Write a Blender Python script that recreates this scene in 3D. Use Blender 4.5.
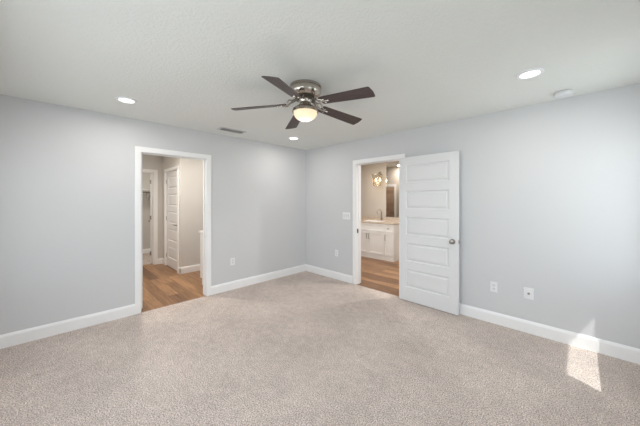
import bpy, bmesh, math, random
from mathutils import Vector, Matrix
random.seed(7)
sc = bpy.context.scene
for o in list(bpy.data.objects):
    bpy.data.objects.remove(o)
COL = sc.collection

# ------------------------------------------------------------------ dimensions (metres)
H = 2.44                       # ceiling
W = 4.47                       # wall_near_right plane (x)
D = -4.15                      # wall_near_left plane (y)
T = 0.12                       # wall thickness

# ------------------------------------------------------------------ camera
cam = bpy.data.cameras.new('camera')
camo = bpy.data.objects.new('camera', cam)
COL.objects.link(camo)
cam.sensor_fit = 'HORIZONTAL'
cam.sensor_width = 36.0
cam.lens = 36.0 * 262.0 / 640.0
cam.shift_y = -12.5 / 640.0
cam.clip_start = 0.05
camo.location = (3.945, -3.572, 1.42)
camo.rotation_euler = (math.pi / 2, 0, math.radians(44.78))
sc.camera = camo

# ------------------------------------------------------------------ view, world, sun, daylight
sc.view_settings.view_transform = 'Standard'
sc.view_settings.look = 'None'
sc.view_settings.gamma = 1.0
sc.view_settings.use_curve_mapping = False
sc.view_settings.exposure = 0.12
sc.cycles.use_denoising = True
sc.cycles.max_bounces = 12
sc.cycles.diffuse_bounces = 8
sc.cycles.sample_clamp_indirect = 6.0
sc.cycles.caustics_reflective = False
sc.cycles.caustics_refractive = False

world = bpy.data.worlds.new('world')
sc.world = world
world.use_nodes = True
wn = world.node_tree
wn.nodes.clear()
wo = wn.nodes.new('ShaderNodeOutputWorld')
wb = wn.nodes.new('ShaderNodeBackground')
sky = wn.nodes.new('ShaderNodeTexSky')
sky.sky_type = 'NISHITA'
sky.sun_disc = False
sky.sun_elevation = math.radians(58)
sky.air_density = 1.0
sky.dust_density = 2.0
wb.inputs['Strength'].default_value = 0.12
wn.links.new(sky.outputs[0], wb.inputs[0])
wn.links.new(wb.outputs[0], wo.inputs[0])


def light(name, kind, loc, energy, color=(1, 1, 1), rot=None, direction=None, parent=None, **kw):
    l = bpy.data.lights.new(name, kind)
    l.energy = energy
    l.color = color
    for k, v in kw.items():
        setattr(l, k, v)
    o = bpy.data.objects.new(name, l)
    COL.objects.link(o)
    o.location = loc
    if rot:
        o.rotation_euler = rot
    if direction:
        o.rotation_euler = Vector(direction).to_track_quat('-Z', 'Y').to_euler()
    if parent:
        o.parent = parent
    return o


light('sun', 'SUN', (9, -3, 8), 3.6, (1.0, 0.975, 0.94), direction=(-0.88, 0.475, -1.61), angle=math.radians(0.5))
# area lamps added at the windows behind the camera stand in for daylight
WIN_R = [(-1.02, -0.23), (-2.90, -2.10)]            # y ranges in wall_near_right
WIN_L = [(0.55, 1.45), (1.65, 2.55), (2.75, 3.65)]                # x ranges of windows added in wall_near_left for more light
SILL, HEAD = 0.755, 2.03
DAY = (0.90, 0.955, 1.0)
for i, (a, b) in enumerate(WIN_R):
    light('window_daylight', 'AREA', (W + T + 0.02, (a + b) / 2, (SILL + HEAD) / 2), (12, 6)[i], DAY,
          direction=(-1, 0, (-0.15, -0.4)[i]), shape='RECTANGLE', size=b - a, size_y=HEAD - SILL)
for i, (a, b) in enumerate(WIN_L):
    light('window_daylight', 'AREA', ((a + b) / 2, D - T - 0.02, (SILL + HEAD) / 2), (9, 18, 22)[i], DAY,
          direction=(0, 1, -0.4), shape='RECTANGLE', size=b - a, size_y=HEAD - SILL)


# ------------------------------------------------------------------ materials
def nt(name):
    m = bpy.data.materials.new(name)
    m.use_nodes = True
    n = m.node_tree
    b = n.nodes['Principled BSDF']
    return m, n, b


def plain(name, col, rough=0.5, metal=0.0, bump=0.0, scale=200.0, spec=0.5):
    """solid finish with a faint procedural surface grain"""
    m, n, b = nt(name)
    b.inputs['Base Color'].default_value = (*col, 1)
    b.inputs['Roughness'].default_value = rough
    b.inputs['Metallic'].default_value = metal
    b.inputs['Specular IOR Level'].default_value = spec
    if bump:
        tc = n.nodes.new('ShaderNodeTexCoord')
        nz = n.nodes.new('ShaderNodeTexNoise')
        nz.inputs['Scale'].default_value = scale
        nz.inputs['Detail'].default_value = 3
        bp = n.nodes.new('ShaderNodeBump')
        bp.inputs['Strength'].default_value = bump
        bp.inputs['Distance'].default_value = 0.004
        n.links.new(tc.outputs['Object'], nz.inputs['Vector'])
        n.links.new(nz.outputs['Fac'], bp.inputs['Height'])
        n.links.new(bp.outputs['Normal'], b.inputs['Normal'])
    return m


def emission(name, col, strength):
    m = bpy.data.materials.new(name)
    m.use_nodes = True
    n = m.node_tree
    n.nodes.clear()
    o = n.nodes.new('ShaderNodeOutputMaterial')
    e = n.nodes.new('ShaderNodeEmission')
    e.inputs[0].default_value = (*col, 1)
    e.inputs[1].default_value = strength
    n.links.new(e.outputs[0], o.inputs[0])
    return m


def ceiling_mat():
    m, n, b = nt('ceiling_texture')
    b.inputs['Base Color'].default_value = (0.79, 0.805, 0.78, 1)
    b.inputs['Roughness'].default_value = 0.9
    b.inputs['Specular IOR Level'].default_value = 0.1
    tc = n.nodes.new('ShaderNodeTexCoord')
    a = n.nodes.new('ShaderNodeTexNoise')
    a.inputs['Scale'].default_value = 60
    a.inputs['Detail'].default_value = 4
    r = n.nodes.new('ShaderNodeValToRGB')
    r.color_ramp.elements[0].position = 0.42
    r.color_ramp.elements[1].position = 0.60
    bp = n.nodes.new('ShaderNodeBump')
    bp.inputs['Strength'].default_value = 0.3
    bp.inputs['Distance'].default_value = 0.006
    n.links.new(tc.outputs['Object'], a.inputs['Vector'])
    n.links.new(a.outputs['Fac'], r.inputs['Fac'])
    n.links.new(r.outputs['Color'], bp.inputs['Height'])
    n.links.new(bp.outputs['Normal'], b.inputs['Normal'])
    return m


def carpet_mat():
    m, n, b = nt('beige_carpet')
    b.inputs['Roughness'].default_value = 1.0
    b.inputs['Specular IOR Level'].default_value = 0.0
    tc = n.nodes.new('ShaderNodeTexCoord')
    v = n.nodes.new('ShaderNodeTexNoise')          # tufts
    v.inputs['Scale'].default_value = 120
    v.inputs['Detail'].default_value = 3
    v.inputs['Roughness'].default_value = 0.75
    big = n.nodes.new('ShaderNodeTexNoise')        # lay of the pile
    big.inputs['Scale'].default_value = 2.2
    big.inputs['Detail'].default_value = 3
    mid = n.nodes.new('ShaderNodeTexNoise')
    mid.inputs['Scale'].default_value = 14
    mid.inputs['Detail'].default_value = 2
    for t in (v, big, mid):
        n.links.new(tc.outputs['Object'], t.inputs['Vector'])
    r = n.nodes.new('ShaderNodeValToRGB')
    e = r.color_ramp.elements
    e[0].position = 0.38
    e[0].color = (0.255, 0.208, 0.184, 1)
    e[1].position = 0.62
    e[1].color = (0.87, 0.775, 0.715, 1)
    x = e.new(0.5)
    x.color = (0.575, 0.495, 0.450, 1)
    n.links.new(v.outputs['Fac'], r.inputs['Fac'])
    add = n.nodes.new('ShaderNodeMath')
    add.operation = 'ADD'
    n.links.new(big.outputs['Fac'], add.inputs[0])
    n.links.new(mid.outputs['Fac'], add.inputs[1])
    mp = n.nodes.new('ShaderNodeMapRange')
    mp.inputs['From Min'].default_value = 0.7
    mp.inputs['From Max'].default_value = 1.3
    mp.inputs['To Min'].default_value = 0.87
    mp.inputs['To Max'].default_value = 1.11
    n.links.new(add.outputs[0], mp.inputs['Value'])
    mx = n.nodes.new('ShaderNodeMix')
    mx.data_type = 'RGBA'
    mx.blend_type = 'MULTIPLY'
    mx.inputs['Factor'].default_value = 1
    n.links.new(r.outputs['Color'], mx.inputs['A'])
    n.links.new(mp.outputs['Result'], mx.inputs['B'])
    n.links.new(mx.outputs['Result'], b.inputs['Base Color'])
    bp = n.nodes.new('ShaderNodeBump')
    bp.inputs['Strength'].default_value = 0.5
    bp.inputs['Distance'].default_value = 0.01
    n.links.new(v.outputs['Fac'], bp.inputs['Height'])
    n.links.new(bp.outputs['Normal'], b.inputs['Normal'])
    return m


def plank_mat():
    m, n, b = nt('wood_plank_floor')
    b.inputs['Roughness'].default_value = 0.38
    tc = n.nodes.new('ShaderNodeTexCoord')
    br = n.nodes.new('ShaderNodeTexBrick')
    br.offset = 0.37
    br.inputs['Scale'].default_value = 1.0
    br.inputs['Brick Width'].default_value = 1.1
    br.inputs['Row Height'].default_value = 0.15
    br.inputs['Mortar Size'].default_value = 0.0018
    br.inputs['Mortar Smooth'].default_value = 0.3
    br.inputs['Color1'].default_value = (0.165, 0.082, 0.038, 1)
    br.inputs['Color2'].default_value = (0.45, 0.265, 0.138, 1)
    br.inputs['Mortar'].default_value = (0.12, 0.06, 0.03, 1)
    n.links.new(tc.outputs['Object'], br.inputs['Vector'])
    mp = n.nodes.new('ShaderNodeMapping')
    mp.inputs['Scale'].default_value = (2.0, 26.0, 1.0)
    n.links.new(tc.outputs['Object'], mp.inputs['Vector'])
    nz = n.nodes.new('ShaderNodeTexNoise')
    nz.inputs['Scale'].default_value = 1.3
    nz.inputs['Detail'].default_value = 5
    nz.inputs['Distortion'].default_value = 0.6
    n.links.new(mp.outputs[0], nz.inputs['Vector'])
    r = n.nodes.new('ShaderNodeValToRGB')
    r.color_ramp.elements[0].position = 0.3
    r.color_ramp.elements[0].color = (0.62, 0.56, 0.52, 1)
    r.color_ramp.elements[1].position = 0.7
    r.color_ramp.elements[1].color = (1.2, 1.16, 1.1, 1)
    n.links.new(nz.outputs['Fac'], r.inputs['Fac'])
    mx = n.nodes.new('ShaderNodeMix')
    mx.data_type = 'RGBA'
    mx.blend_type = 'MULTIPLY'
    mx.inputs['Factor'].default_value = 1
    n.links.new(br.outputs['Color'], mx.inputs['A'])
    n.links.new(r.outputs['Color'], mx.inputs['B'])
    n.links.new(mx.outputs['Result'], b.inputs['Base Color'])
    return m


def blade_mat():
    m, n, b = nt('dark_walnut_blade')
    b.inputs['Roughness'].default_value = 0.45
    tc = n.nodes.new('ShaderNodeTexCoord')
    mp = n.nodes.new('ShaderNodeMapping')
    mp.inputs['Scale'].default_value = (5.0, 70.0, 5.0)
    nz = n.nodes.new('ShaderNodeTexNoise')
    nz.inputs['Scale'].default_value = 1.0
    nz.inputs['Detail'].default_value = 4
    r = n.nodes.new('ShaderNodeValToRGB')
    r.color_ramp.elements[0].position = 0.3
    r.color_ramp.elements[0].color = (0.040, 0.026, 0.024, 1)
    r.color_ramp.elements[1].position = 0.75
    r.color_ramp.elements[1].color = (0.105, 0.070, 0.064, 1)
    n.links.new(tc.outputs['Object'], mp.inputs['Vector'])
    n.links.new(mp.outputs[0], nz.inputs['Vector'])
    n.links.new(nz.outputs['Fac'], r.inputs['Fac'])
    n.links.new(r.outputs['Color'], b.inputs['Base Color'])
    return m


def stone_mat():
    m, n, b = nt('beige_quartz')
    b.inputs['Roughness'].default_value = 0.25
    tc = n.nodes.new('ShaderNodeTexCoord')
    nz = n.nodes.new('ShaderNodeTexNoise')
    nz.inputs['Scale'].default_value = 90
    nz.inputs['Detail'].default_value = 5
    r = n.nodes.new('ShaderNodeValToRGB')
    r.color_ramp.elements[0].position = 0.35
    r.color_ramp.elements[0].color = (0.46, 0.37, 0.29, 1)
    r.color_ramp.elements[1].position = 0.65
    r.color_ramp.elements[1].color = (0.72, 0.63, 0.54, 1)
    n.links.new(tc.outputs['Object'], nz.inputs['Vector'])
    n.links.new(nz.outputs['Fac'], r.inputs['Fac'])
    n.links.new(r.outputs['Color'], b.inputs['Base Color'])
    return m


def tile_mat():
    m, n, b = nt('brown_shower_tile')
    b.inputs['Roughness'].default_value = 0.3
    tc = n.nodes.new('ShaderNodeTexCoord')
    br = n.nodes.new('ShaderNodeTexBrick')
    br.inputs['Scale'].default_value = 1.0
    br.inputs['Brick Width'].default_value = 0.3
    br.inputs['Row Height'].default_value = 0.15
    br.inputs['Mortar Size'].default_value = 0.003
    br.inputs['Color1'].default_value = (0.30, 0.20, 0.14, 1)
    br.inputs['Color2'].default_value = (0.40, 0.29, 0.21, 1)
    br.inputs['Mortar'].default_value = (0.4, 0.33, 0.27, 1)
    mp = n.nodes.new('ShaderNodeMapping')
    mp.inputs['Rotation'].default_value = (math.pi / 2, 0, 0)
    n.links.new(tc.outputs['Object'], mp.inputs['Vector'])
    n.links.new(mp.outputs[0], br.inputs['Vector'])
    n.links.new(br.outputs['Color'], b.inputs['Base Color'])
    return m


def glass_mat(name, tint=(0.97, 0.985, 0.98), refl=0.08):
    m = bpy.data.materials.new(name)
    m.use_nodes = True
    n = m.node_tree
    n.nodes.clear()
    o = n.nodes.new('ShaderNodeOutputMaterial')
    t = n.nodes.new('ShaderNodeBsdfTransparent')
    t.inputs[0].default_value = (*tint, 1)
    g = n.nodes.new('ShaderNodeBsdfGlossy')
    g.inputs['Roughness'].default_value = 0.03
    mx = n.nodes.new('ShaderNodeMixShader')
    mx.inputs[0].default_value = refl
    n.links.new(t.outputs[0], mx.inputs[1])
    n.links.new(g.outputs[0], mx.inputs[2])
    n.links.new(mx.outputs[0], o.inputs[0])
    return m


def bowl_mat():
    m = bpy.data.materials.new('frosted_amber_glass')
    m.use_nodes = True
    n = m.node_tree
    n.nodes.clear()
    o = n.nodes.new('ShaderNodeOutputMaterial')
    t = n.nodes.new('ShaderNodeBsdfTranslucent')
    t.inputs[0].default_value = (0.97, 0.87, 0.70, 1)
    d = n.nodes.new('ShaderNodeBsdfPrincipled')
    d.inputs['Base Color'].default_value = (0.86, 0.78, 0.66, 1)
    d.inputs['Roughness'].default_value = 0.25
    mx = n.nodes.new('ShaderNodeMixShader')
    mx.inputs[0].default_value = 0.35
    n.links.new(t.outputs[0], mx.inputs[1])
    n.links.new(d.outputs[0], mx.inputs[2])
    n.links.new(mx.outputs[0], o.inputs[0])
    return m


M = dict(
    wall=plain('cool_grey_paint', (0.663, 0.672, 0.685), 0.85, bump=0.12, scale=60, spec=0.2),
    bath=plain('warm_tan_paint', (0.56, 0.515, 0.46), 0.85, bump=0.12, scale=60, spec=0.2),
    hall=plain('warm_greige_paint', (0.66, 0.645, 0.62), 0.85, bump=0.12, scale=60, spec=0.2),
    ceil=ceiling_mat(),
    carpet=carpet_mat(),
    plank=plank_mat(),
    trim=plain('white_trim_paint', (0.92, 0.925, 0.93), 0.4, bump=0.02, scale=30),
    door=plain('white_door_paint', (0.80, 0.81, 0.82), 0.42, bump=0.03, scale=40),
    cabinet=plain('white_cabinet_paint', (0.80, 0.80, 0.79), 0.4, bump=0.02, scale=30),
    plate=plain('white_plastic', (0.86, 0.87, 0.89), 0.35, bump=0.01, scale=50),
    plate2=plain('white_plastic_insert', (0.74, 0.75, 0.77), 0.3, bump=0.01, scale=50),
    dark=plain('dark_slot', (0.05, 0.05, 0.05), 0.7, bump=0.02),
    nickel=plain('brushed_nickel', (0.50, 0.455, 0.40), 0.2, 1.0, bump=0.02, scale=300),
    nickel2=plain('satin_nickel', (0.34, 0.31, 0.275), 0.28, 1.0, bump=0.02, scale=300),
    bronze=plain('dark_bronze', (0.10, 0.085, 0.075), 0.35, 1.0, bump=0.02, scale=300),
    steel=plain('chrome', (0.62, 0.62, 0.62), 0.15, 1.0, bump=0.01, scale=300),
    blade=blade_mat(),
    bowl=bowl_mat(),
    stone=stone_mat(),
    tile=tile_mat(),
    sink=plain('white_ceramic', (0.85, 0.85, 0.84), 0.12, bump=0.01, scale=20),
    mirror=plain('mirror_silver', (0.88, 0.88, 0.88), 0.02, 1.0),
    pane=glass_mat('window_glass'),
    shade=glass_mat('clear_lamp_glass', (0.93, 0.91, 0.87), 0.12),
    lens=emission('lit_downlight_lens', (1.0, 0.93, 0.88), 4.0),
    bulb=emission('lit_warm_bulb', (1.0, 0.82, 0.56), 3.0),
    vent=plain('vent_enamel', (0.62, 0.62, 0.61), 0.5, bump=0.02, scale=50),
    eave=plain('white_soffit_paint', (0.75, 0.75, 0.74), 0.7, bump=0.05),
    grass=plain('lawn_green', (0.12, 0.17, 0.06), 1.0, bump=0.6, scale=30),
)


# ------------------------------------------------------------------ mesh helpers
def nb():
    return bmesh.new()


def box(bm, a, b):
    x0, y0, z0 = a
    x1, y1, z1 = b
    v = [bm.verts.new(p) for p in ((x0, y0, z0), (x1, y0, z0), (x1, y1, z0), (x0, y1, z0),
                                   (x0, y0, z1), (x1, y0, z1), (x1, y1, z1), (x0, y1, z1))]
    for f in ((3, 2, 1, 0), (4, 5, 6, 7), (0, 1, 5, 4), (1, 2, 6, 5), (2, 3, 7, 6), (3, 0, 4, 7)):
        bm.faces.new([v[i] for i in f])
    return v


def lathe(bm, prof, seg=32, mat=None):
    """prof: (radius, z) pairs; closed at the ends where the radius is 0"""
    rings = []
    for r, z in prof:
        if r < 1e-6:
            rings.append([bm.verts.new((0, 0, z))])
        else:
            rings.append([bm.verts.new((r * math.cos(2 * math.pi * i / seg), r * math.sin(2 * math.pi * i / seg), z))
                          for i in range(seg)])
    for a, b in zip(rings[:-1], rings[1:]):
        for i in range(seg):
            j = (i + 1) % seg
            if len(a) == 1 and len(b) == 1:
                continue
            if len(a) == 1:
                bm.faces.new((a[0], b[j], b[i]))
            elif len(b) == 1:
                bm.faces.new((a[i], a[j], b[0]))
            else:
                bm.faces.new((a[i], a[j], b[j], b[i]))
    vs = [v for r in rings for v in r]
    if mat is not None:
        bmesh.ops.transform(bm, matrix=mat, verts=vs)
    return vs


def tube(bm, pts, r, seg=10, caps=True):
    pts = [Vector(p) for p in pts]
    rad = r if isinstance(r, (list, tuple)) else [r] * len(pts)
    up = Vector((0, 0, 1))
    rings = []
    prev = None
    for i, p in enumerate(pts):
        d = (pts[min(i + 1, len(pts) - 1)] - pts[max(i - 1, 0)]).normalized()
        if prev is None:
            u = d.orthogonal().normalized()
        else:
            u = (prev - d * prev.dot(d)).normalized()
        prev = u
        w = d.cross(u)
        rings.append([bm.verts.new(p + (u * math.cos(2 * math.pi * k / seg) + w * math.sin(2 * math.pi * k / seg)) * rad[i])
                      for k in range(seg)])
    for a, b in zip(rings[:-1], rings[1:]):
        for k in range(seg):
            j = (k + 1) % seg
            bm.faces.new((a[k], a[j], b[j], b[k]))
    if caps:
        bm.faces.new(rings[0][::-1])
        bm.faces.new(rings[-1])


def prism(bm, poly, a, b, axis='z'):
    """poly: 2-D outline, extruded from a to b along an axis"""
    def P(u, v, t):
        return {'z': (u, v, t), 'x': (t, u, v), 'y': (u, t, v)}[axis]
    lo = [bm.verts.new(P(u, v, a)) for u, v in poly]
    hi = [bm.verts.new(P(u, v, b)) for u, v in poly]
    bm.faces.new(lo[::-1])
    bm.faces.new(hi)
    for i in range(len(poly)):
        j = (i + 1) % len(poly)
        bm.faces.new((lo[i], lo[j], hi[j], hi[i]))
    return lo + hi


def obj(name, bm, mat, parent=None, bevel=0.0, smooth=False, segs=2):
    bmesh.ops.remove_doubles(bm, verts=bm.verts, dist=1e-5)
    bmesh.ops.recalc_face_normals(bm, faces=bm.faces)
    me = bpy.data.meshes.new(name)
    bm.to_mesh(me)
    bm.free()
    o = bpy.data.objects.new(name, me)
    COL.objects.link(o)
    me.materials.append(M[mat])
    if smooth:
        me.polygons.foreach_set('use_smooth', [True] * len(me.polygons))
        me.set_sharp_from_angle(angle=math.radians(38))
    if bevel:
        b = o.modifiers.new('edge', 'BEVEL')
        b.width = bevel
        b.segments = segs
        b.limit_method = 'ANGLE'
        b.angle_limit = math.radians(40)
    if parent:
        o.parent = parent
    return o


def thing(name, label, cat, loc=(0, 0, 0), rotz=0.0, group=None):
    o = bpy.data.objects.new(name, None)
    o.empty_display_size = 0.1
    COL.objects.link(o)
    o.location = loc
    o.rotation_euler = (0, 0, rotz)
    o['label'] = label
    o['category'] = cat
    if group:
        o['group'] = group
    return o


def struct(name, bm, mat, label=None, cat=None, **kw):
    o = obj(name, bm, mat, **kw)
    o['kind'] = 'structure'
    o['label'] = label or ''
    o['category'] = cat or name.split('_')[0]
    return o


def copy_tree(o, parent=None):
    c = o.copy()
    COL.objects.link(c)
    if parent:
        c.parent = parent
    for ch in [x for x in bpy.data.objects if x.parent == o]:
        copy_tree(ch, c)
    return c


def wall_x(bm, x0, x1, y0, y1, holes=(), z1=H):
    """wall slab spanning y0..y1, holes = (ya, yb, za, zb) sorted along y"""
    y = y0
    for ya, yb, za, zb in holes:
        if ya > y:
            box(bm, (x0, y, 0), (x1, ya, z1))
        if za > 0:
            box(bm, (x0, ya, 0), (x1, yb, za))
        if zb < z1:
            box(bm, (x0, ya, zb), (x1, yb, z1))
        y = yb
    if y < y1:
        box(bm, (x0, y, 0), (x1, y1, z1))


def wall_y(bm, y0, y1, x0, x1, holes=(), z1=H):
    x = x0
    for xa, xb, za, zb in holes:
        if xa > x:
            box(bm, (x, y0, 0), (xa, y1, z1))
        if za > 0:
            box(bm, (xa, y0, 0), (xb, y1, za))
        if zb < z1:
            box(bm, (xa, y0, zb), (xb, y1, z1))
        x = xb
    if x < x1:
        box(bm, (x, y0, 0), (x1, y1, z1))


# ------------------------------------------------------------------ shell of the bedroom
DL = (-2.83, -1.98)       # rough opening in wall_left (y)
DR = (1.25, 2.095)        # rough opening in wall_right (x)
DH = 2.05
bm = nb(); box(bm, (0.0, D - T, -0.1), (W + T, 0.0, 0.0))
struct('floor', bm, 'carpet', 'beige speckled cut pile bedroom carpet', 'carpet')
bm = nb(); box(bm, (-4.4, -4.4, -0.1), (0.0, 0.0, -0.001))
struct('floor_hall', bm, 'plank', 'brown wood plank floor of the hallway', 'wood floor')
bm = nb(); box(bm, (-1.8, 0.0, -0.1), (3.2, 2.7, -0.001))
struct('floor_bath', bm, 'plank', 'brown wood plank floor of the bathroom', 'wood floor')
bm = nb(); box(bm, (-T, D - T, H), (W + T, T, H + 0.1))
struct('ceiling', bm, 'ceil', 'white knockdown textured bedroom ceiling')
bm = nb(); wall_x(bm, -T, 0, D - T, T, [(DL[0], DL[1], 0, DH)])
struct('wall_left', bm, 'wall', 'pale grey wall with the hallway doorway')
bm = nb(); wall_y(bm, 0, T, 0, W + T, [(DR[0], DR[1], 0, DH)])
struct('wall_right', bm, 'wall', 'pale grey wall with the bathroom doorway')
bm = nb(); wall_x(bm, W, W + T, D - T, 0, [(a, b, SILL, HEAD) for a, b in sorted(WIN_R)])
struct('wall_near_right', bm, 'wall', 'pale grey window wall beside the camera')
bm = nb(); wall_y(bm, D - T, D, 0, W, [(a, b, SILL, HEAD) for a, b in sorted(WIN_L)])
struct('wall_near_left', bm, 'wall', 'pale grey window wall behind the camera')


def base_profile(sgn):
    return [(0, 0), (sgn * 0.015, 0), (sgn * 0.015, 0.105), (sgn * 0.011, 0.118), (sgn * 0.006, 0.130), (0, 0.130)]


def baseboard_x(name, x, sgn, spans, label):
    """along y on a wall at x"""
    bm = nb()
    for a, b in spans:
        prism(bm, [(x + u, z) for u, z in base_profile(sgn)], a, b, 'y')
    return struct(name, bm, 'trim', label, 'baseboard')


def baseboard_y(name, y, sgn, spans, label):
    bm = nb()
    for a, b in spans:
        prism(bm, [(y + u, z) for u, z in base_profile(sgn)], a, b, 'x')
    return struct(name, bm, 'trim', label, 'baseboard')


baseboard_x('baseboard_left', 0, 1, [(D, -2.875), (-1.94, 0)], 'white baseboard along the hallway doorway wall')
baseboard_y('baseboard_right', 0, -1, [(0, 1.19), (2.155, W)], 'white baseboard along the bathroom doorway wall')
baseboard_x('baseboard_near_right', W, -1, [(D, 0)], 'white baseboard under the near window wall')
baseboard_y('baseboard_near_left', D, 1, [(0, W)], 'white baseboard behind the camera')


def casing(name, axis, face, back, a, b, top, label, out=0.07, both=True):
    """door trim: jamb lining + stop + casings. axis 'x' = wall plane at x; a..b clear opening"""
    bm = nb()
    lo, hi = min(face, back), max(face, back)

    def bb(u0, u1, d0, d1, z0, z1):
        if axis == 'x':
            box(bm, (d0, u0, z0), (d1, u1, z1))
        else:
            box(bm, (u0, d0, z0), (u1, d1, z1))
    j = 0.02
    bb(a - j, a, lo, hi, 0, top + j)
    bb(b, b + j, lo, hi, 0, top + j)
    bb(a, b, lo, hi, top, top + j)
    mid = (lo + hi) / 2                                  # door stop
    bb(a, a + 0.01, mid - 0.015, mid + 0.02, 0, top)
    bb(b - 0.01, b, mid - 0.015, mid + 0.02, 0, top)
    bb(a + 0.01, b - 0.01, mid - 0.015, mid + 0.02, top - 0.01, top)
    r = 0.006
    for d0, d1 in (((hi, hi + 0.018), (lo - 0.018, lo)) if both else
                   (((hi, hi + 0.018),) if face > back else ((lo - 0.018, lo),))):
        bb(a - out, a - r, d0, d1, 0, top + r)
        bb(b + r, b + out, d0, d1, 0, top + r)
        bb(a - out, b + out, d0, d1, top + r, top + out)
    return struct(name, bm, 'trim', label, 'door trim', bevel=0.003)


trim_h = casing('trim_1', 'x', 0, -T, -2.81, -2.0, 2.03, 'white casing around the hallway doorway')
trim_b = casing('trim_2', 'y', 0, T, 1.27, 2.075, 2.03, 'white casing around the bathroom doorway')


# ------------------------------------------------------------------ doors
def ring(bm, r0, r1):
    """four quads between two rectangles given as corner lists"""
    for i in range(4):
        j = (i + 1) % 4
        bm.faces.new((r0[i], r0[j], r1[j], r1[i]))


def panel_leaf(bm, w, h, t, panels, prof, back=True):
    """slab 0..w, 0..t (y), 0..h whose faces carry recessed panels; panels = (x0,x1,z0,z1);
    prof = [(inset, depth), ...] nested rectangles, the last one filled"""
    xs = sorted({0, w} | {p[0] for p in panels} | {p[1] for p in panels})
    zs = sorted({0, h} | {p[2] for p in panels} | {p[3] for p in panels})
    inside = {(p[0], p[2]): p for p in panels}
    for side in ((0, 1), (t, -1)) if back else ((0, 1),):
        y, s = side
        for i in range(len(xs) - 1):
            for k in range(len(zs) - 1):
                x0, x1, z0, z1 = xs[i], xs[i + 1], zs[k], zs[k + 1]
                prev = [bm.verts.new(q) for q in ((x0, y, z0), (x1, y, z0), (x1, y, z1), (x0, y, z1))]
                if (x0, z0) not in inside:
                    bm.faces.new(prev)
                    continue
                for ins, dep in prof:
                    cur = [bm.verts.new(q) for q in ((x0 + ins, y + s * dep, z0 + ins), (x1 - ins, y + s * dep, z0 + ins),
                                                     (x1 - ins, y + s * dep, z1 - ins), (x0 + ins, y + s * dep, z1 - ins))]
                    ring(bm, prev, cur)
                    prev = cur
                bm.faces.new(prev)
    if not back:
        v = [bm.verts.new(q) for q in ((0, t, 0), (w, t, 0), (w, t, h), (0, t, h))]
        bm.faces.new(v)
    for i in range(len(xs) - 1):
        for z in (0, h):
            bm.faces.new([bm.verts.new(q) for q in ((xs[i], 0, z), (xs[i + 1], 0, z), (xs[i + 1], t, z), (xs[i], t, z))])
    for k in range(len(zs) - 1):
        for x in (0, w):
            bm.faces.new([bm.verts.new(q) for q in ((x, 0, zs[k]), (x, 0, zs[k + 1]), (x, t, zs[k + 1]), (x, t, zs[k]))])


def door_panels(w, h=2.02):
    out = []
    z = 0.19
    ph = (h - 0.19 - 0.105 - 4 * 0.112) / 5
    for i in range(5):
        out.append((0.105, w - 0.105, z, z + ph))
        z += ph + 0.112
    return out


PROF = [(0.010, 0.015), (0.020, 0.015), (0.042, 0.003)]
KNOB = [(0, 0), (0.031, 0), (0.031, 0.005), (0.026, 0.009), (0.012, 0.011), (0.010, 0.024),
        (0.018, 0.029), (0.026, 0.036), (0.0275, 0.045), (0.024, 0.053), (0.012, 0.057), (0, 0.057)]


def door(name, label, loc, rotz, w, knob=None, handle_side='front', hinges=True, hinge_y=0.0, lever=False):
    bm = nb()
    panel_leaf(bm, w, 2.02, 0.035, door_panels(w), PROF)
    d = struct(name, bm, 'door', label, 'door')
    d.location = loc
    d.rotation_euler = (0, 0, rotz)
    hx = w - 0.065
    for s in (0, 1):
        y0 = 0.0 if s == 0 else 0.035
        rot = Matrix.Rotation(math.pi / 2 if s == 0 else -math.pi / 2, 4, 'X')
        bm = nb()
        if lever:
            mt = Matrix.Translation((hx, y0, 0.92)) @ rot
            lathe(bm, [(0, 0), (0.028, 0), (0.028, 0.006), (0.011, 0.010), (0.011, 0.045), (0, 0.045)], 24, mt)
            sg = -1 if s == 0 else 1
            tube(bm, [(hx, y0 + sg * 0.04, 0.92), (hx - 0.03, y0 + sg * 0.046, 0.92), (hx - 0.105, y0 + sg * 0.046, 0.918)],
                 [0.010, 0.009, 0.007], 10)
            hn = 'lever_handle'
        else:
            prof = KNOB if s == 0 else [(r, z * 0.8) for r, z in KNOB]
            lathe(bm, prof, 28, Matrix.Translation((hx, y0, 0.90)) @ rot)
            hn = 'door_knob'
        k = obj(hn, bm, 'nickel2', d, smooth=True)
        k['label'] = 'satin nickel ' + hn.replace('_', ' ')
    bm = nb()                                           # latch faceplate on the free edge
    zc = 0.92 if lever else 0.90
    box(bm, (w - 0.0005, 0.006, zc - 0.028), (w + 0.0015, 0.029, zc + 0.028))
    box(bm, (w, 0.011, zc - 0.010), (w + 0.009, 0.024, zc + 0.010))
    obj('latch', bm, 'nickel2', d, bevel=0.001)['label'] = 'metal latch plate'
    if hinges:
        for z in (0.22, 1.02, 1.82):
            bm = nb()
            tube(bm, [(-0.006, hinge_y, z - 0.045), (-0.006, hinge_y, z + 0.045)], 0.006, 10)
            box(bm, (-0.003, min(hinge_y, 0.0175), z - 0.044), (0.0005, max(hinge_y, 0.0175), z + 0.044))
            obj('hinge', bm, 'nickel2', d)['label'] = 'metal butt hinge'
    return d


# open door lying back against the right wall, hinged on the right jamb of the bathroom doorway
door('door_1', 'white five panel door standing open against the wall beside the bathroom doorway',
     (2.092, -0.083, 0.010), math.radians(-1.4), 0.795, hinge_y=0.050)
# hallway door, swung into the hallway behind the left jamb
door('door_2', 'white door edge swung into the hallway at the left jamb',
     (-T - 0.008, -2.806, 0.006), math.radians(180), 0.80, hinge_y=-0.004).scale = (1, -1, 1)


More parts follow.
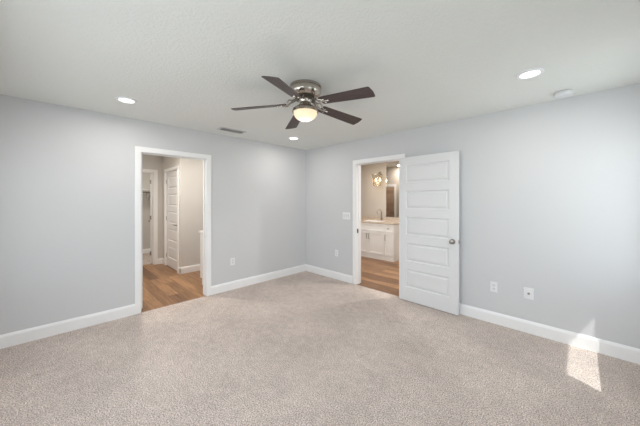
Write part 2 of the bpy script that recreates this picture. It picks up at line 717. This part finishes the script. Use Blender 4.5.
def jamb_plate(name, label, cat, a, b, mat='nickel2', parent=None):
    bm = nb()
    box(bm, a, b)
    o = obj(name, bm, mat, bevel=0.001)
    o['label'] = label
    o['category'] = cat
    return o


jamb_plate('strike_plate', 'small metal strike plate on right jamb of the hallway doorway', 'strike plate',
           (-0.085, -2.002, 0.86), (-0.04, -2.0, 0.92))
jamb_plate('strike_plate', 'small metal strike plate on left jamb of the bathroom doorway', 'strike plate',
           (1.270, 0.012, 0.87), (1.2725, 0.048, 0.94), 'bronze')

# ------------------------------------------------------------------ windows behind the camera (daylight sources; the near left ones are added for light)
n = 0
for axis, spans in (('x', WIN_R), ('y', WIN_L)):
    for a, b in spans:
        n += 1
        c = W + T * 0.62 if axis == 'x' else D - T * 0.62
        bm = nb()

        def bb(u0, u1, z0, z1, h=0.025):
            if axis == 'x':
                box(bm, (c - h, u0, z0), (c + h, u1, z1))
            else:
                box(bm, (u0, c - h, z0), (u1, c + h, z1))
        f = 0.018
        bb(a, a + f, SILL, HEAD)
        bb(b - f, b, SILL, HEAD)
        bb(a + f, b - f, SILL, SILL + f)
        bb(a + f, b - f, HEAD - f, HEAD)
        bb(a + f, b - f, 1.40, 1.44, 0.018)
        w_ = struct('window_%d' % n, bm, 'trim', 'white single hung window behind the camera', 'window')
        bm = nb()
        if axis == 'x':
            box(bm, (c - 0.002, a + f, SILL + f), (c + 0.002, b - f, HEAD - f))
        else:
            box(bm, (a + f, c - 0.002, SILL + f), (b - f, c + 0.002, HEAD - f))
        obj('pane', bm, 'pane', w_)
# soffit of the roof outside the near right wall: it shades the upper part of the sun's beam
bm = nb(); box(bm, (W + T, D - 1.2, 2.50), (5.234, 1.2, 2.62))
box(bm, (-T, D - T - 0.75, 2.50), (W + T, D - T, 2.62))  # second slab, added to keep sun out of the near left windows
struct('trim_5', bm, 'eave', 'white roof soffit outside the window wall', 'soffit')
bm = nb(); box(bm, (W + T + 0.01, -20, -0.35), (30, 20, -0.15))
struct('floor_lawn', bm, 'grass', 'green lawn outside the windows', 'lawn')

# ------------------------------------------------------------------ hallway beyond the left doorway
HX = -2.735         # far hallway wall
HY = -1.88          # linen closet wall
HC = -1.535         # corner of the projecting wall
bm = nb(); wall_x(bm, HX - T, HX, -3.4, HY, [(-2.83, -2.03, 0, 2.05)])
struct('wall_hall_far', bm, 'hall', 'far hallway wall with the open closet doorway')
bm = nb(); wall_y(bm, HY, HY + T, HX - T, HC, [(-2.50, -1.66, 0, 2.05)])
struct('wall_hall_side', bm, 'hall', 'hallway wall with the closed panel door')
bm = nb(); wall_x(bm, HC - T, HC, HY + T, -0.1)
struct('wall_hall_return', bm, 'hall', 'hallway wall beyond the closed door')
bm = nb(); box(bm, (HC, -0.22, 0), (-T, -0.1, H))
struct('wall_hall_end', bm, 'hall', 'end wall of the hallway')
bm = nb(); box(bm, (-4.4, -3.52, 0), (-T, -3.4, H))
struct('wall_hall_near', bm, 'hall', 'near wall of the hallway')
bm = nb(); box(bm, (-4.4, -3.4, 0), (-4.28, HY + 2 * T, H))
box(bm, (-4.28, HY + T, 0), (HX - T, HY + 2 * T, H))
struct('wall_closet', bm, 'hall', 'back and side wall of the closet behind the hallway')
bm = nb(); box(bm, (-4.4, -3.52, H), (-T, -0.1, H + 0.1))
struct('ceiling_hall', bm, 'ceil', 'white textured hallway ceiling')
bm = nb(); box(bm, (-4.28, -3.4, -0.002), (HX - T - 0.001, HY + T, 0.012))
struct('floor_closet', bm, 'carpet', 'beige carpet in the closet behind the hallway', 'carpet')
bm = nb(); wall_y(bm, HY + 0.75, HY + 0.87, -2.7, HC - T)
struct('wall_linen_back', bm, 'hall', 'back wall behind the closed panel door')
casing('trim_3', 'x', HX, HX - T, -2.81, -2.05, 2.03, 'white casing of the open doorway in the far hallway wall')
casing('trim_4', 'y', HY, HY + T, -2.48, -1.68, 2.03, 'white casing around the closed hallway door', both=False)
baseboard_x('baseboard_hall_far', HX, 1, [(-3.4, -2.88), (-1.98, HY)], 'white baseboard of the far hallway wall')
baseboard_y('baseboard_hall_side', HY, -1, [(HX, -2.55), (-1.61, HC + 0.015)], 'white baseboard beside the closed hallway door')
baseboard_x('baseboard_hall_return', HC, 1, [(HY - 0.015, -0.22)], 'white baseboard of the projecting hallway wall')
baseboard_y('baseboard_closet_side', HY + T, -1, [(-4.28, HX - T - 0.02)], 'white baseboard at the side of the closet')
baseboard_x('baseboard_closet', -4.28, 1, [(-3.4, HY + T)], 'white baseboard at the back of the closet room')
door('door_3', 'closed white five panel door with lever handle in the hallway',
     (-2.477, HY + 0.012, 0.012), 0, 0.794, lever=True, hinge_y=-0.004)
d4 = door('door_4', 'white panel door standing open inside the far hallway doorway',
          (HX - T - 0.012, -2.052, 0.018), math.radians(180 - 13.0), 0.74, hinge_y=0.039)
t = thing('closet_shelf', 'white wall shelf with hanging rod at the back of the closet beyond the hallway', 'shelf', (-4.28, -2.4, 1.70))
bm = nb(); box(bm, (0.001, -0.98, -0.018), (0.30, 0.62, 0.0)); obj('shelf_board', bm, 'trim', t, bevel=0.002)
bm = nb(); box(bm, (0.001, -0.98, -0.10), (0.018, 0.62, -0.0185)); obj('cleat', bm, 'trim', t)
bm = nb(); tube(bm, [(0.26, -0.98, -0.075), (0.26, 0.62, -0.075)], 0.015, 12); obj('hanging_rod', bm, 'nickel2', t, smooth=True)
for y in (-0.6, 0.0, 0.55):
    bm = nb(); prism(bm, [(0.0, -0.0185), (0.28, -0.0185), (0.28, -0.04), (0.02, -0.26), (0.0, -0.26)], y - 0.006, y + 0.006, 'y')
    obj('bracket', bm, 'trim', t)

# base cabinet in the hallway, its end just visible past the right jamb
t = thing('base_cabinet', 'white base cabinet just past the right jamb of the hallway doorway', 'cabinet', (-0.405, -1.83, 0))
bm = nb()
prism(bm, [(-0.275, 0.10), (-0.195, 0.10), (-0.195, 0.0), (0.28, 0.0), (0.28, 0.865), (-0.275, 0.865)], 0.0, 0.90, 'y')
obj('carcass', bm, 'cabinet', t, bevel=0.002)
bm = nb(); box(bm, (-0.300, -0.015, 0.866), (0.28, 0.905, 0.900))
obj('countertop', bm, 'cabinet', t, bevel=0.004)
for i in range(2):
    y0 = 0.01 + i * 0.445
    bm = nb()
    panel_leaf(bm, 0.435, 0.73, 0.018, [(0.06, 0.375, 0.06, 0.67)], [(0.004, 0.008)], back=False)
    dd = obj('cabinet_door', bm, 'cabinet', t)
    dd.location = (-0.294, y0 + 0.435, 0.12)
    dd.rotation_euler = (0, 0, -math.pi / 2)
    bm = nb()
    lathe(bm, [(0, 0), (0.007, 0), (0.007, 0.012), (0.014, 0.018), (0.014, 0.024), (0, 0.027)], 16,
          Matrix.Translation((0.03 if i == 0 else 0.405, 0, 0.69)) @ Matrix.Rotation(math.pi / 2, 4, 'X'))
    obj('knob', bm, 'bronze', dd, smooth=True)

# ------------------------------------------------------------------ bathroom beyond the right doorway
BY = 2.50
bm = nb(); box(bm, (-1.8, BY, 0), (3.2, BY + T, H)); struct('wall_bath_far', bm, 'bath', 'bathroom wall behind the vanity')
bm = nb(); box(bm, (-1.8, T, 0), (-1.68, BY, H)); struct('wall_bath_left', bm, 'bath', 'left wall of the bathroom')
bm = nb(); box(bm, (3.08, T, 0), (3.2, BY, H)); struct('wall_bath_right', bm, 'bath', 'right wall of the bathroom')
bm = nb(); wall_y(bm, 1.23, 1.35, -1.68, 0.12, [(-0.62, -0.02, 0, 1.86)])
struct('wall_bath_shower', bm, 'bath', 'bathroom partition with the shower opening, seen in the mirror')
bm = nb(); box(bm, (0.0, T, 0), (0.12, 1.23, H)); struct('wall_bath_shower_side', bm, 'bath', 'side wall of the shower')
bm = nb(); box(bm, (-1.68, T, 0.0), (0.0, T + 0.012, H)); struct('wall_shower_tile', bm, 'tile', 'brown tiled shower wall')
bm = nb(); box(bm, (-1.8, T, H), (3.2, BY + T, H + 0.1)); struct('ceiling_bath', bm, 'ceil', 'white bathroom ceiling')
casing('trim_6', 'y', 1.35, 1.23, -0.60, -0.04, 1.84, 'white casing of the shower opening', both=False)

# vanity cabinet
VX0, VX1, VY0, VY1, VZ = -0.70, 0.90, 1.93, BY - 0.002, 0.865
t = thing('vanity_cabinet', 'white shaker bathroom vanity cabinet seen through the right doorway', 'vanity', (VX0, VY0, 0))
bm = nb()                                                     # open-topped box, so the basin has its room
cx1, cy1 = VX1 - VX0 - 0.02, VY1 - VY0
box(bm, (0.0, 0.0, 0.09), (cx1, 0.018, VZ))
box(bm, (0.0, 0.018, 0.09), (0.018, cy1, VZ))
box(bm, (0.0, cy1 - 0.018, 0.09), (cx1, cy1, VZ))
box(bm, (0.018, 0.018, 0.09), (cx1, cy1 - 0.018, 0.108))
obj('carcass', bm, 'cabinet', t)
bm = nb(); box(bm, (VX1 - VX0 - 0.02, -0.02, 0), (VX1 - VX0, VY1 - VY0, VZ))
obj('end_panel', bm, 'cabinet', t, bevel=0.002)
bm = nb(); box(bm, (0.0, -0.022, 0), (VX1 - VX0 - 0.021, -0.004, 0.092))
obj('base_board', bm, 'cabinet', t)


def front(kind, x0, x1, z0, z1, pull=None):
    w, h = x1 - x0, z1 - z0
    r = 0.055 if h > 0.2 else 0.035
    bm = nb()
    panel_leaf(bm, w, h, 0.019, [(r, w - r, r, h - r)], [(0.003, 0.009)], back=False)
    o = obj(kind, bm, 'cabinet', t)
    o.location = (x0 - VX0, -0.0195, z0)
    if pull == 'knob':
        bm = nb()
        lathe(bm, [(0, 0), (0.006, 0), (0.006, 0.014), (0.015, 0.020), (0.015, 0.026), (0, 0.03)], 16,
              Matrix.Translation((w / 2, 0, h / 2)) @ Matrix.Rotation(math.pi / 2, 4, 'X'))
        obj('knob', bm, 'nickel2', o, smooth=True)
    elif pull is not None:
        bm = nb()
        zt = h - 0.05
        tube(bm, [(pull, 0, zt - 0.13), (pull, -0.03, zt - 0.125), (pull, -0.032, zt - 0.065), (pull, -0.03, zt - 0.005), (pull, 0, zt)], 0.006, 8)
        obj('handle', bm, 'nickel2', o, smooth=True)


ZD, ZT = 0.655, 0.85
front('drawer', -0.69, -0.265, ZD + 0.01, ZT, 'knob')
front('cabinet_door', -0.69, -0.265, 0.105, ZD, 0.38)
front('false_drawer', -0.255, 0.645, ZD + 0.01, ZT)
front('cabinet_door', -0.255, 0.192, 0.105, ZD, 0.415)
front('cabinet_door', 0.198, 0.645, 0.105, ZD, 0.032)
front('drawer', 0.655, 0.875, ZD + 0.01, ZT, 'knob')
front('cabinet_door', 0.655, 0.875, 0.105, ZD, 0.030)

# countertop with basin cut-out
t = thing('vanity_countertop', 'beige stone countertop on the bathroom vanity', 'countertop', (VX0, VY0, VZ))
cw, cd, ch = VX1 - VX0 + 0.02, VY1 - VY0, 0.032
bm = nb()
box(bm, (-0.0, -0.03, 0.0005), (0.65, cd, ch))
box(bm, (1.16, -0.03, 0.0005), (cw, cd, ch))
box(bm, (0.65, -0.03, 0.0005), (1.16, 0.10, ch))
box(bm, (0.65, 0.40, 0.0005), (1.16, cd, ch))
obj('slab', bm, 'stone', t)
bm = nb(); box(bm, (0.0, cd - 0.018, ch), (cw, cd, ch + 0.09))
obj('backsplash', bm, 'stone', t)
bm = nb()
o0 = [(0.65, 0.10), (1.16, 0.10), (1.16, 0.40), (0.65, 0.40)]
r0 = [bm.verts.new((x, y, 0.03)) for x, y in o0]
r1 = [bm.verts.new((0.905 + (x - 0.905) * 0.92, 0.25 + (y - 0.25) * 0.9, -0.09)) for x, y in o0]
r2 = [bm.verts.new((0.905 + (x - 0.905) * 0.7, 0.25 + (y - 0.25) * 0.7, -0.12)) for x, y in o0]
ring(bm, r0, r1); ring(bm, r1, r2); bm.faces.new(r2)
obj('basin', bm, 'sink', t, smooth=True)
# the cabinet below leaves room for the basin
# faucet
fx, fy, fz = 0.27, 2.405, VZ + ch + 0.0003
t = thing('faucet', 'tall gooseneck faucet on the beige vanity countertop', 'faucet', (fx, fy, fz), math.radians(-28))
bm = nb(); lathe(bm, [(0, 0), (0.026, 0), (0.026, 0.008), (0.016, 0.014), (0.014, 0.06), (0, 0.062)], 20)
obj('base', bm, 'nickel2', t, smooth=True)
bm = nb()
pts = [(0, 0, 0.05), (0, 0, 0.20)]
for k in range(0, 10):
    a = math.pi * k / 9
    pts.append((0, -0.062 + 0.062 * math.cos(a), 0.22 + 0.062 * math.sin(a)))
pts.append((0, -0.124, 0.17))
tube(bm, pts, 0.010, 12)
obj('spout', bm, 'nickel2', t, smooth=True)
bm = nb()
tube(bm, [(0.012, 0, 0.045), (0.045, 0, 0.055), (0.075, -0.01, 0.085)], [0.008, 0.007, 0.006], 10)
obj('handle', bm, 'nickel2', t, smooth=True)
# mirror
bm = nb(); box(bm, (0.36, BY - 0.008, VZ + ch + 0.10), (1.5, BY - 0.0005, 2.37))
o = obj('wall_mirror', bm, 'mirror')
o['label'] = 'frameless wall mirror above the right end of the bathroom vanity'
o['category'] = 'mirror'
# wall lantern over the basin
t = thing('vanity_light', 'glass wall lantern with two warm bulbs above the bathroom faucet', 'wall light', (0.17, BY, 1.96))
bm = nb()
lathe(bm, [(0, 0), (0.055, 0), (0.055, 0.014), (0.03, 0.02), (0, 0.02)], 24, Matrix.Translation((0, 0, 0.17)) @ Matrix.Rotation(math.pi / 2, 4, 'X'))
tube(bm, [(0, -0.015, 0.17), (0, -0.06, 0.19), (0, -0.10, 0.175), (0, -0.10, 0.15)], 0.008, 10)
obj('bracket', bm, 'nickel', t, smooth=True)
bm = nb()
lathe(bm, [(0, 0.152), (0.05, 0.152), (0.05, 0.142), (0, 0.142)], 24, Matrix.Translation((0, -0.10, 0)))
box(bm, (-0.07, -0.106, 0.128), (0.07, -0.094, 0.142))
for sx in (-1, 1):
    tube(bm, [(sx * 0.06, -0.10, 0.135), (sx * 0.06, -0.10, 0.055)], 0.011, 10)
obj('socket_bar', bm, 'nickel', t, smooth=True)
bm = nb()
lathe(bm, [(0.092, -0.15), (0.140, 0.14), (0.137, 0.14), (0.089, -0.15), (0.092, -0.15)], 28, Matrix.Translation((0, -0.145, 0)))
obj('glass_shade', bm, 'shade', t, smooth=True)
bm = nb()
for r, z in ((0.140, 0.14), (0.092, -0.15)):
    tube(bm, [(r * math.cos(2 * math.pi * k / 28), -0.145 + r * math.sin(2 * math.pi * k / 28), z) for k in range(29)], 0.005, 8, caps=False)
for k in range(4):
    a = math.pi / 4 + k * math.pi / 2
    tube(bm, [(0.141 * math.cos(a), -0.145 + 0.141 * math.sin(a), 0.14), (0.093 * math.cos(a), -0.145 + 0.093 * math.sin(a), -0.15)], 0.004, 8)
obj('shade_frame', bm, 'nickel', t, smooth=True)
for sx in (-1, 1):
    bm = nb()
    lathe(bm, [(0, 0.06), (0.012, 0.055), (0.016, 0.035), (0.030, 0.005), (0.030, -0.015), (0.018, -0.035), (0, -0.04)], 18,
          Matrix.Translation((sx * 0.06, -0.10, 0)))
    obj('bulb', bm, 'bulb', t, smooth=True)['label'] = 'lit warm bulb'
light('bulb_glow', 'POINT', (0, -0.22, 0.0), 2.5, (1.0, 0.80, 0.56), parent=t, shadow_soft_size=0.08)


# ------------------------------------------------------------------ downlights
def downlight(loc, label, energy, col=(1.0, 0.90, 0.80), group='recessed downlights'):
    t = thing('recessed_downlight', label, 'ceiling light', loc, 0, group)
    bm = nb()
    lathe(bm, [(0.064, -0.0005), (0.090, -0.0005), (0.090, -0.004), (0.084, -0.013), (0.072, -0.016), (0.064, -0.012), (0.064, -0.0005)], 40)
    obj('trim_ring', bm, 'plate', t, smooth=True)
    bm = nb()
    lathe(bm, [(0, -0.0008), (0.0645, -0.0008), (0.0645, -0.005), (0.05, -0.007), (0, -0.008)], 32)
    obj('lens', bm, 'lens', t, smooth=True)['label'] = 'lit round lens'
    light('downlight_lamp', 'AREA', (0, 0, -0.018), energy, col, parent=t, shape='DISK', size=0.11, rot=(0, 0, 0))
    return t


downlight((0.69, -3.07, H), 'round recessed ceiling light at far left, above the hallway doorway wall', 6, (1.0, 0.95, 0.90))
downlight((3.66, -0.90, H), 'round recessed ceiling light at right, beside the smoke detector', 6, (1.0, 0.95, 0.90))
downlight((0.63, -0.84, H), 'small looking recessed ceiling light just below the ceiling fan, near the room corner', 5, (1.0, 0.95, 0.90))
downlight((0.26, 1.60, H), 'recessed ceiling light in the bathroom', 10, (1.0, 0.93, 0.85))
downlight((0.55, 0.62, H), 'recessed ceiling light in the bathroom between the shower wall and the doorway', 20, (1.0, 0.975, 0.94))  # added lamp out of view, brightens the vanity fronts
downlight((2.5, 1.0, H), 'recessed ceiling light in the bathroom to the right of its doorway', 28, (1.0, 0.975, 0.94))  # unseen, put in to light the vanity front and end panel
downlight((-3.5, -2.75, H), 'recessed ceiling light in the closet behind the hallway', 11, (1.0, 0.92, 0.83))  # added lamp, lifts the dark closet interior
downlight((-0.6, 0.70, H), 'recessed ceiling light in the shower', 11, (1.0, 0.92, 0.83))  # added lamp, lightens the shower opening seen in the mirror
downlight((-0.85, -1.25, H), 'recessed ceiling light in the hallway beyond the base cabinet', 6.5, (1.0, 0.92, 0.83))  # added out of sight to light the projecting hallway wall
downlight((-0.95, -2.6, H), 'recessed ceiling light in the hallway', 25, (1.0, 0.92, 0.83))  # unseen lamp added to light the far hallway and its doors

# smoke detector
t = thing('smoke_detector', 'white round smoke detector on the ceiling above the right wall', 'smoke detector', (3.835, -0.225, H))
bm = nb(); lathe(bm, [(0, 0), (0.056, 0), (0.056, -0.012), (0, -0.012)], 36)
obj('base_plate', bm, 'vent', t, smooth=True)  # greyer than the cover, darkens the shadow gap behind it
bm = nb(); lathe(bm, [(0, -0.0115), (0.064, -0.0115), (0.068, -0.016), (0.068, -0.030), (0.060, -0.040), (0.034, -0.045), (0, -0.046)], 36)
obj('cover', bm, 'plate2', t, smooth=True)

# ceiling vent
t = thing('ceiling_vent', 'rectangular slatted air vent on the ceiling near the left wall', 'vent', (0.35, -1.77, H))
bm = nb()
for a, b in (((-0.085, -0.19, -0.008), (-0.06, 0.19, -0.0003)), ((0.06, -0.19, -0.008), (0.085, 0.19, -0.0003)),
             ((-0.06, -0.19, -0.008), (0.06, -0.165, -0.0003)), ((-0.06, 0.165, -0.008), (0.06, 0.19, -0.0003))):
    box(bm, a, b)
obj('frame', bm, 'vent', t, bevel=0.002)
bm = nb(); box(bm, (-0.06, -0.165, -0.0012), (0.06, 0.165, -0.0003))
obj('duct_opening', bm, 'dark', t)['label'] = 'dark duct opening'  # flat dark sheet painted as the shade in the duct
for k in range(7):
    x = -0.050 + k * 0.0167
    bm = nb()
    prism(bm, [(x - 0.006, -0.002), (x + 0.006, -0.010), (x + 0.0072, -0.009), (x - 0.0048, -0.0012)], -0.165, 0.165, 'y')
    obj('slat', bm, 'vent', t)

# ------------------------------------------------------------------ ceiling fan
FX, FY, FB = 2.20, -2.00, 2.235
fan = thing('ceiling_fan', 'brushed nickel flush ceiling fan with five dark walnut blades and a lit glass bowl', 'ceiling fan', (FX, FY, H))
bm = nb()
lathe(bm, [(0, 0), (0.140, 0), (0.143, -0.006), (0.143, -0.020), (0.137, -0.023), (0.137, -0.029), (0.141, -0.032), (0.141, -0.060), (0.130, -0.078),
           (0.112, -0.094), (0.104, -0.100), (0, -0.100)], 48)
obj('motor_housing', bm, 'nickel', fan, smooth=True)
bm = nb()
lathe(bm, [(0, -0.099), (0.098, -0.099), (0.100, -0.108), (0.094, -0.116), (0.07, -0.122), (0, -0.128)], 40)
obj('motor_flywheel', bm, 'bronze', fan, smooth=True)['label'] = 'dark rotating motor ring'  # dark bronze paints the shadow gap below the housing
bm = nb()
lathe(bm, [(0, -0.124), (0.062, -0.122), (0.060, -0.135), (0.050, -0.150), (0.055, -0.168), (0.076, -0.180), (0.100, -0.196), (0.116, -0.214), (0.119, -0.232),
           (0.112, -0.234), (0.108, -0.222), (0, -0.215)], 40)
obj('light_fitter', bm, 'nickel', fan, smooth=True)
bm = nb()
pr = [(0.104, -0.226), (0.104, -0.238)]
for k in range(1, 13):
    a = math.pi / 2 * k / 12
    pr.append((0.104 * math.cos(a), -0.238 - 0.072 * math.sin(a)))
pr[-1] = (0, -0.310)
lathe(bm, pr, 40)
obj('glass_bowl', bm, 'bowl', fan, smooth=True)['label'] = 'lit frosted glass bowl'
light('bowl_lamp', 'POINT', (0, 0, -0.284), 0.5, (1.0, 0.90, 0.76), parent=fan, shadow_soft_size=0.025)
bm = nb(); lathe(bm, [(0, -0.309), (0.007, -0.309), (0.006, -0.316), (0, -0.320)], 16)
obj('finial', bm, 'nickel', fan, smooth=True)
for k in range(3):                                  # little thumb screws around the fitter rim
    a = math.radians(30 + 120 * k)
    bm = nb()
    tube(bm, [(0.112 * math.cos(a), 0.112 * math.sin(a), -0.224), (0.134 * math.cos(a), 0.134 * math.sin(a), -0.224)], 0.005, 10)
    obj('thumb_screw', bm, 'bronze', fan)

PITCH = math.radians(-13)
DROOP = math.atan(0.055 / 0.65)
for k in range(5):
    ang = math.radians(-63.4 - 72 * k)
    zb = FB - H
    # blade iron: two curved arms that drop from the flywheel and a mounting pad below the blade root
    bm = nb()
    for s in (-1, 1):
        tube(bm, [(0.085, s * 0.010, -0.118), (0.115, s * 0.022, -0.135), (0.140, s * 0.040, zb + 0.070), (0.165, s * 0.036, zb + 0.042),
                  (0.200, s * 0.018, zb + 0.033)], [0.008, 0.007, 0.007, 0.007, 0.006], 10)
    tube(bm, [(0.085, 0, -0.118), (0.120, 0, -0.140), (0.160, 0, zb + 0.036), (0.240, 0, zb + 0.029)], [0.009, 0.008, 0.008, 0.006], 10)
    for x, y in ((0.21, 0.022), (0.21, -0.022), (0.245, 0)):
        lathe(bm, [(0, -0.006), (0.007, -0.006), (0.009, 0), (0, 0)], 12, Matrix.Translation((x, y, zb + 0.030 - (x - 0.21) * 0.08 - y * 0.22)))
    ir = obj('blade_iron', bm, 'nickel', fan, smooth=True)
    ir.rotation_euler = (0, 0, ang)
    bm = nb()
    out = [(0.170, -0.042), (0.185, -0.052)]
    n_ = 8
    for i in range(n_ + 1):                         # long edge, widening to the tip
        u = i / n_
        out.append((0.185 + 0.42 * u, -0.052 - 0.014 * u))
    out += [(0.640, -0.067), (0.649, -0.061), (0.653, -0.040), (0.658, 0.0), (0.653, 0.040), (0.649, 0.061), (0.640, 0.067)]
    for i in range(n_ + 1):
        u = 1 - i / n_
        out.append((0.185 + 0.42 * u, 0.052 + 0.014 * u))
    out += [(0.170, 0.042)]
    cl = []
    for p in out:
        if not cl or (abs(p[0] - cl[-1][0]) + abs(p[1] - cl[-1][1])) > 1e-6:
            cl.append(p)
    prism(bm, cl, -0.003, 0.003, 'z')
    bl = obj('blade', bm, 'blade', fan, bevel=0.0015)
    bl.location = (0, 0, zb + 0.055)
    bl.rotation_euler = Matrix.Rotation(ang, 4, 'Z').to_3x3().__matmul__((Matrix.Rotation(DROOP, 4, 'Y') @ Matrix.Rotation(PITCH, 4, 'X')).to_3x3()).to_euler()


# ------------------------------------------------------------------ wall plates
def plate(name, label, cat, loc, rotz, w=0.072, h=0.117, kind='outlet', group=None):
    """local frame: plate in the x-z plane, front towards -y"""
    t = thing(name, label, cat, loc, rotz, group)
    bm = nb(); box(bm, (-w / 2, -0.006, -h / 2), (w / 2, -0.0004, h / 2))
    obj('cover_plate', bm, 'plate', t, bevel=0.0025)
    if kind == 'outlet':
        for s in (-1, 1):
            bm = nb()
            poly = [(0.0165 * math.cos(a) * 1.0, s * 0.0195 + 0.0145 * math.sin(a)) for a in [2 * math.pi * i / 16 for i in range(16)]]
            prism(bm, poly, -0.0085, -0.0055, 'y')
            r = obj('receptacle', bm, 'plate2', t)
            for x in (-0.006, 0.006):
                bm = nb(); box(bm, (x - 0.001, -0.0092, s * 0.0195 - 0.002), (x + 0.001, -0.0083, s * 0.0195 + 0.006))
                obj('slot', bm, 'dark', r)['label'] = 'dark plug slot'
    elif kind == 'switch':
        n_ = round(w / 0.046) - 1 if w > 0.1 else 1
        for i in range(n_):
            x = (i - (n_ - 1) / 2) * 0.046
            bm = nb()
            prism(bm, [(-0.0055, -0.033), (-0.0085, -0.033), (-0.0070, 0.0), (-0.0105, 0.033), (-0.0055, 0.033)], x - 0.0165, x + 0.0165, 'x')
            obj('rocker_switch', bm, 'plate2', t)
    else:
        bm = nb(); lathe(bm, [(0, 0), (0.011, 0), (0.011, 0.005), (0.0065, 0.006), (0.0065, 0.012), (0, 0.012)], 16,
                         Matrix.Translation((0, -0.0055, 0)) @ Matrix.Rotation(math.pi / 2, 4, 'X'))
        obj('coax_connector', bm, 'nickel2', t, smooth=True)['label'] = 'small metal threaded connector'
    return t


plate('wall_outlet', 'white outlet on the left wall, right of the hallway doorway', 'outlet', (0, -1.583, 0.445), math.pi / 2)
plate('wall_outlet', 'white outlet on the right wall below the light switches', 'outlet', (0.823, 0, 0.47), 0)
plate('wall_outlet', 'white outlet on the right wall, just right of the open door', 'outlet', (3.238, 0, 0.42), 0)
plate('cable_plate', 'white wall plate with a cable connector, rightmost plate on the right wall', 'wall plate',
      (3.555, 0, 0.423), 0, 0.086, 0.122, 'coax')
plate('light_switch', 'white wide light switch plate left of the bathroom doorway', 'light switch',
      (1.052, 0, 1.15), 0, 0.163, 0.117, 'switch')
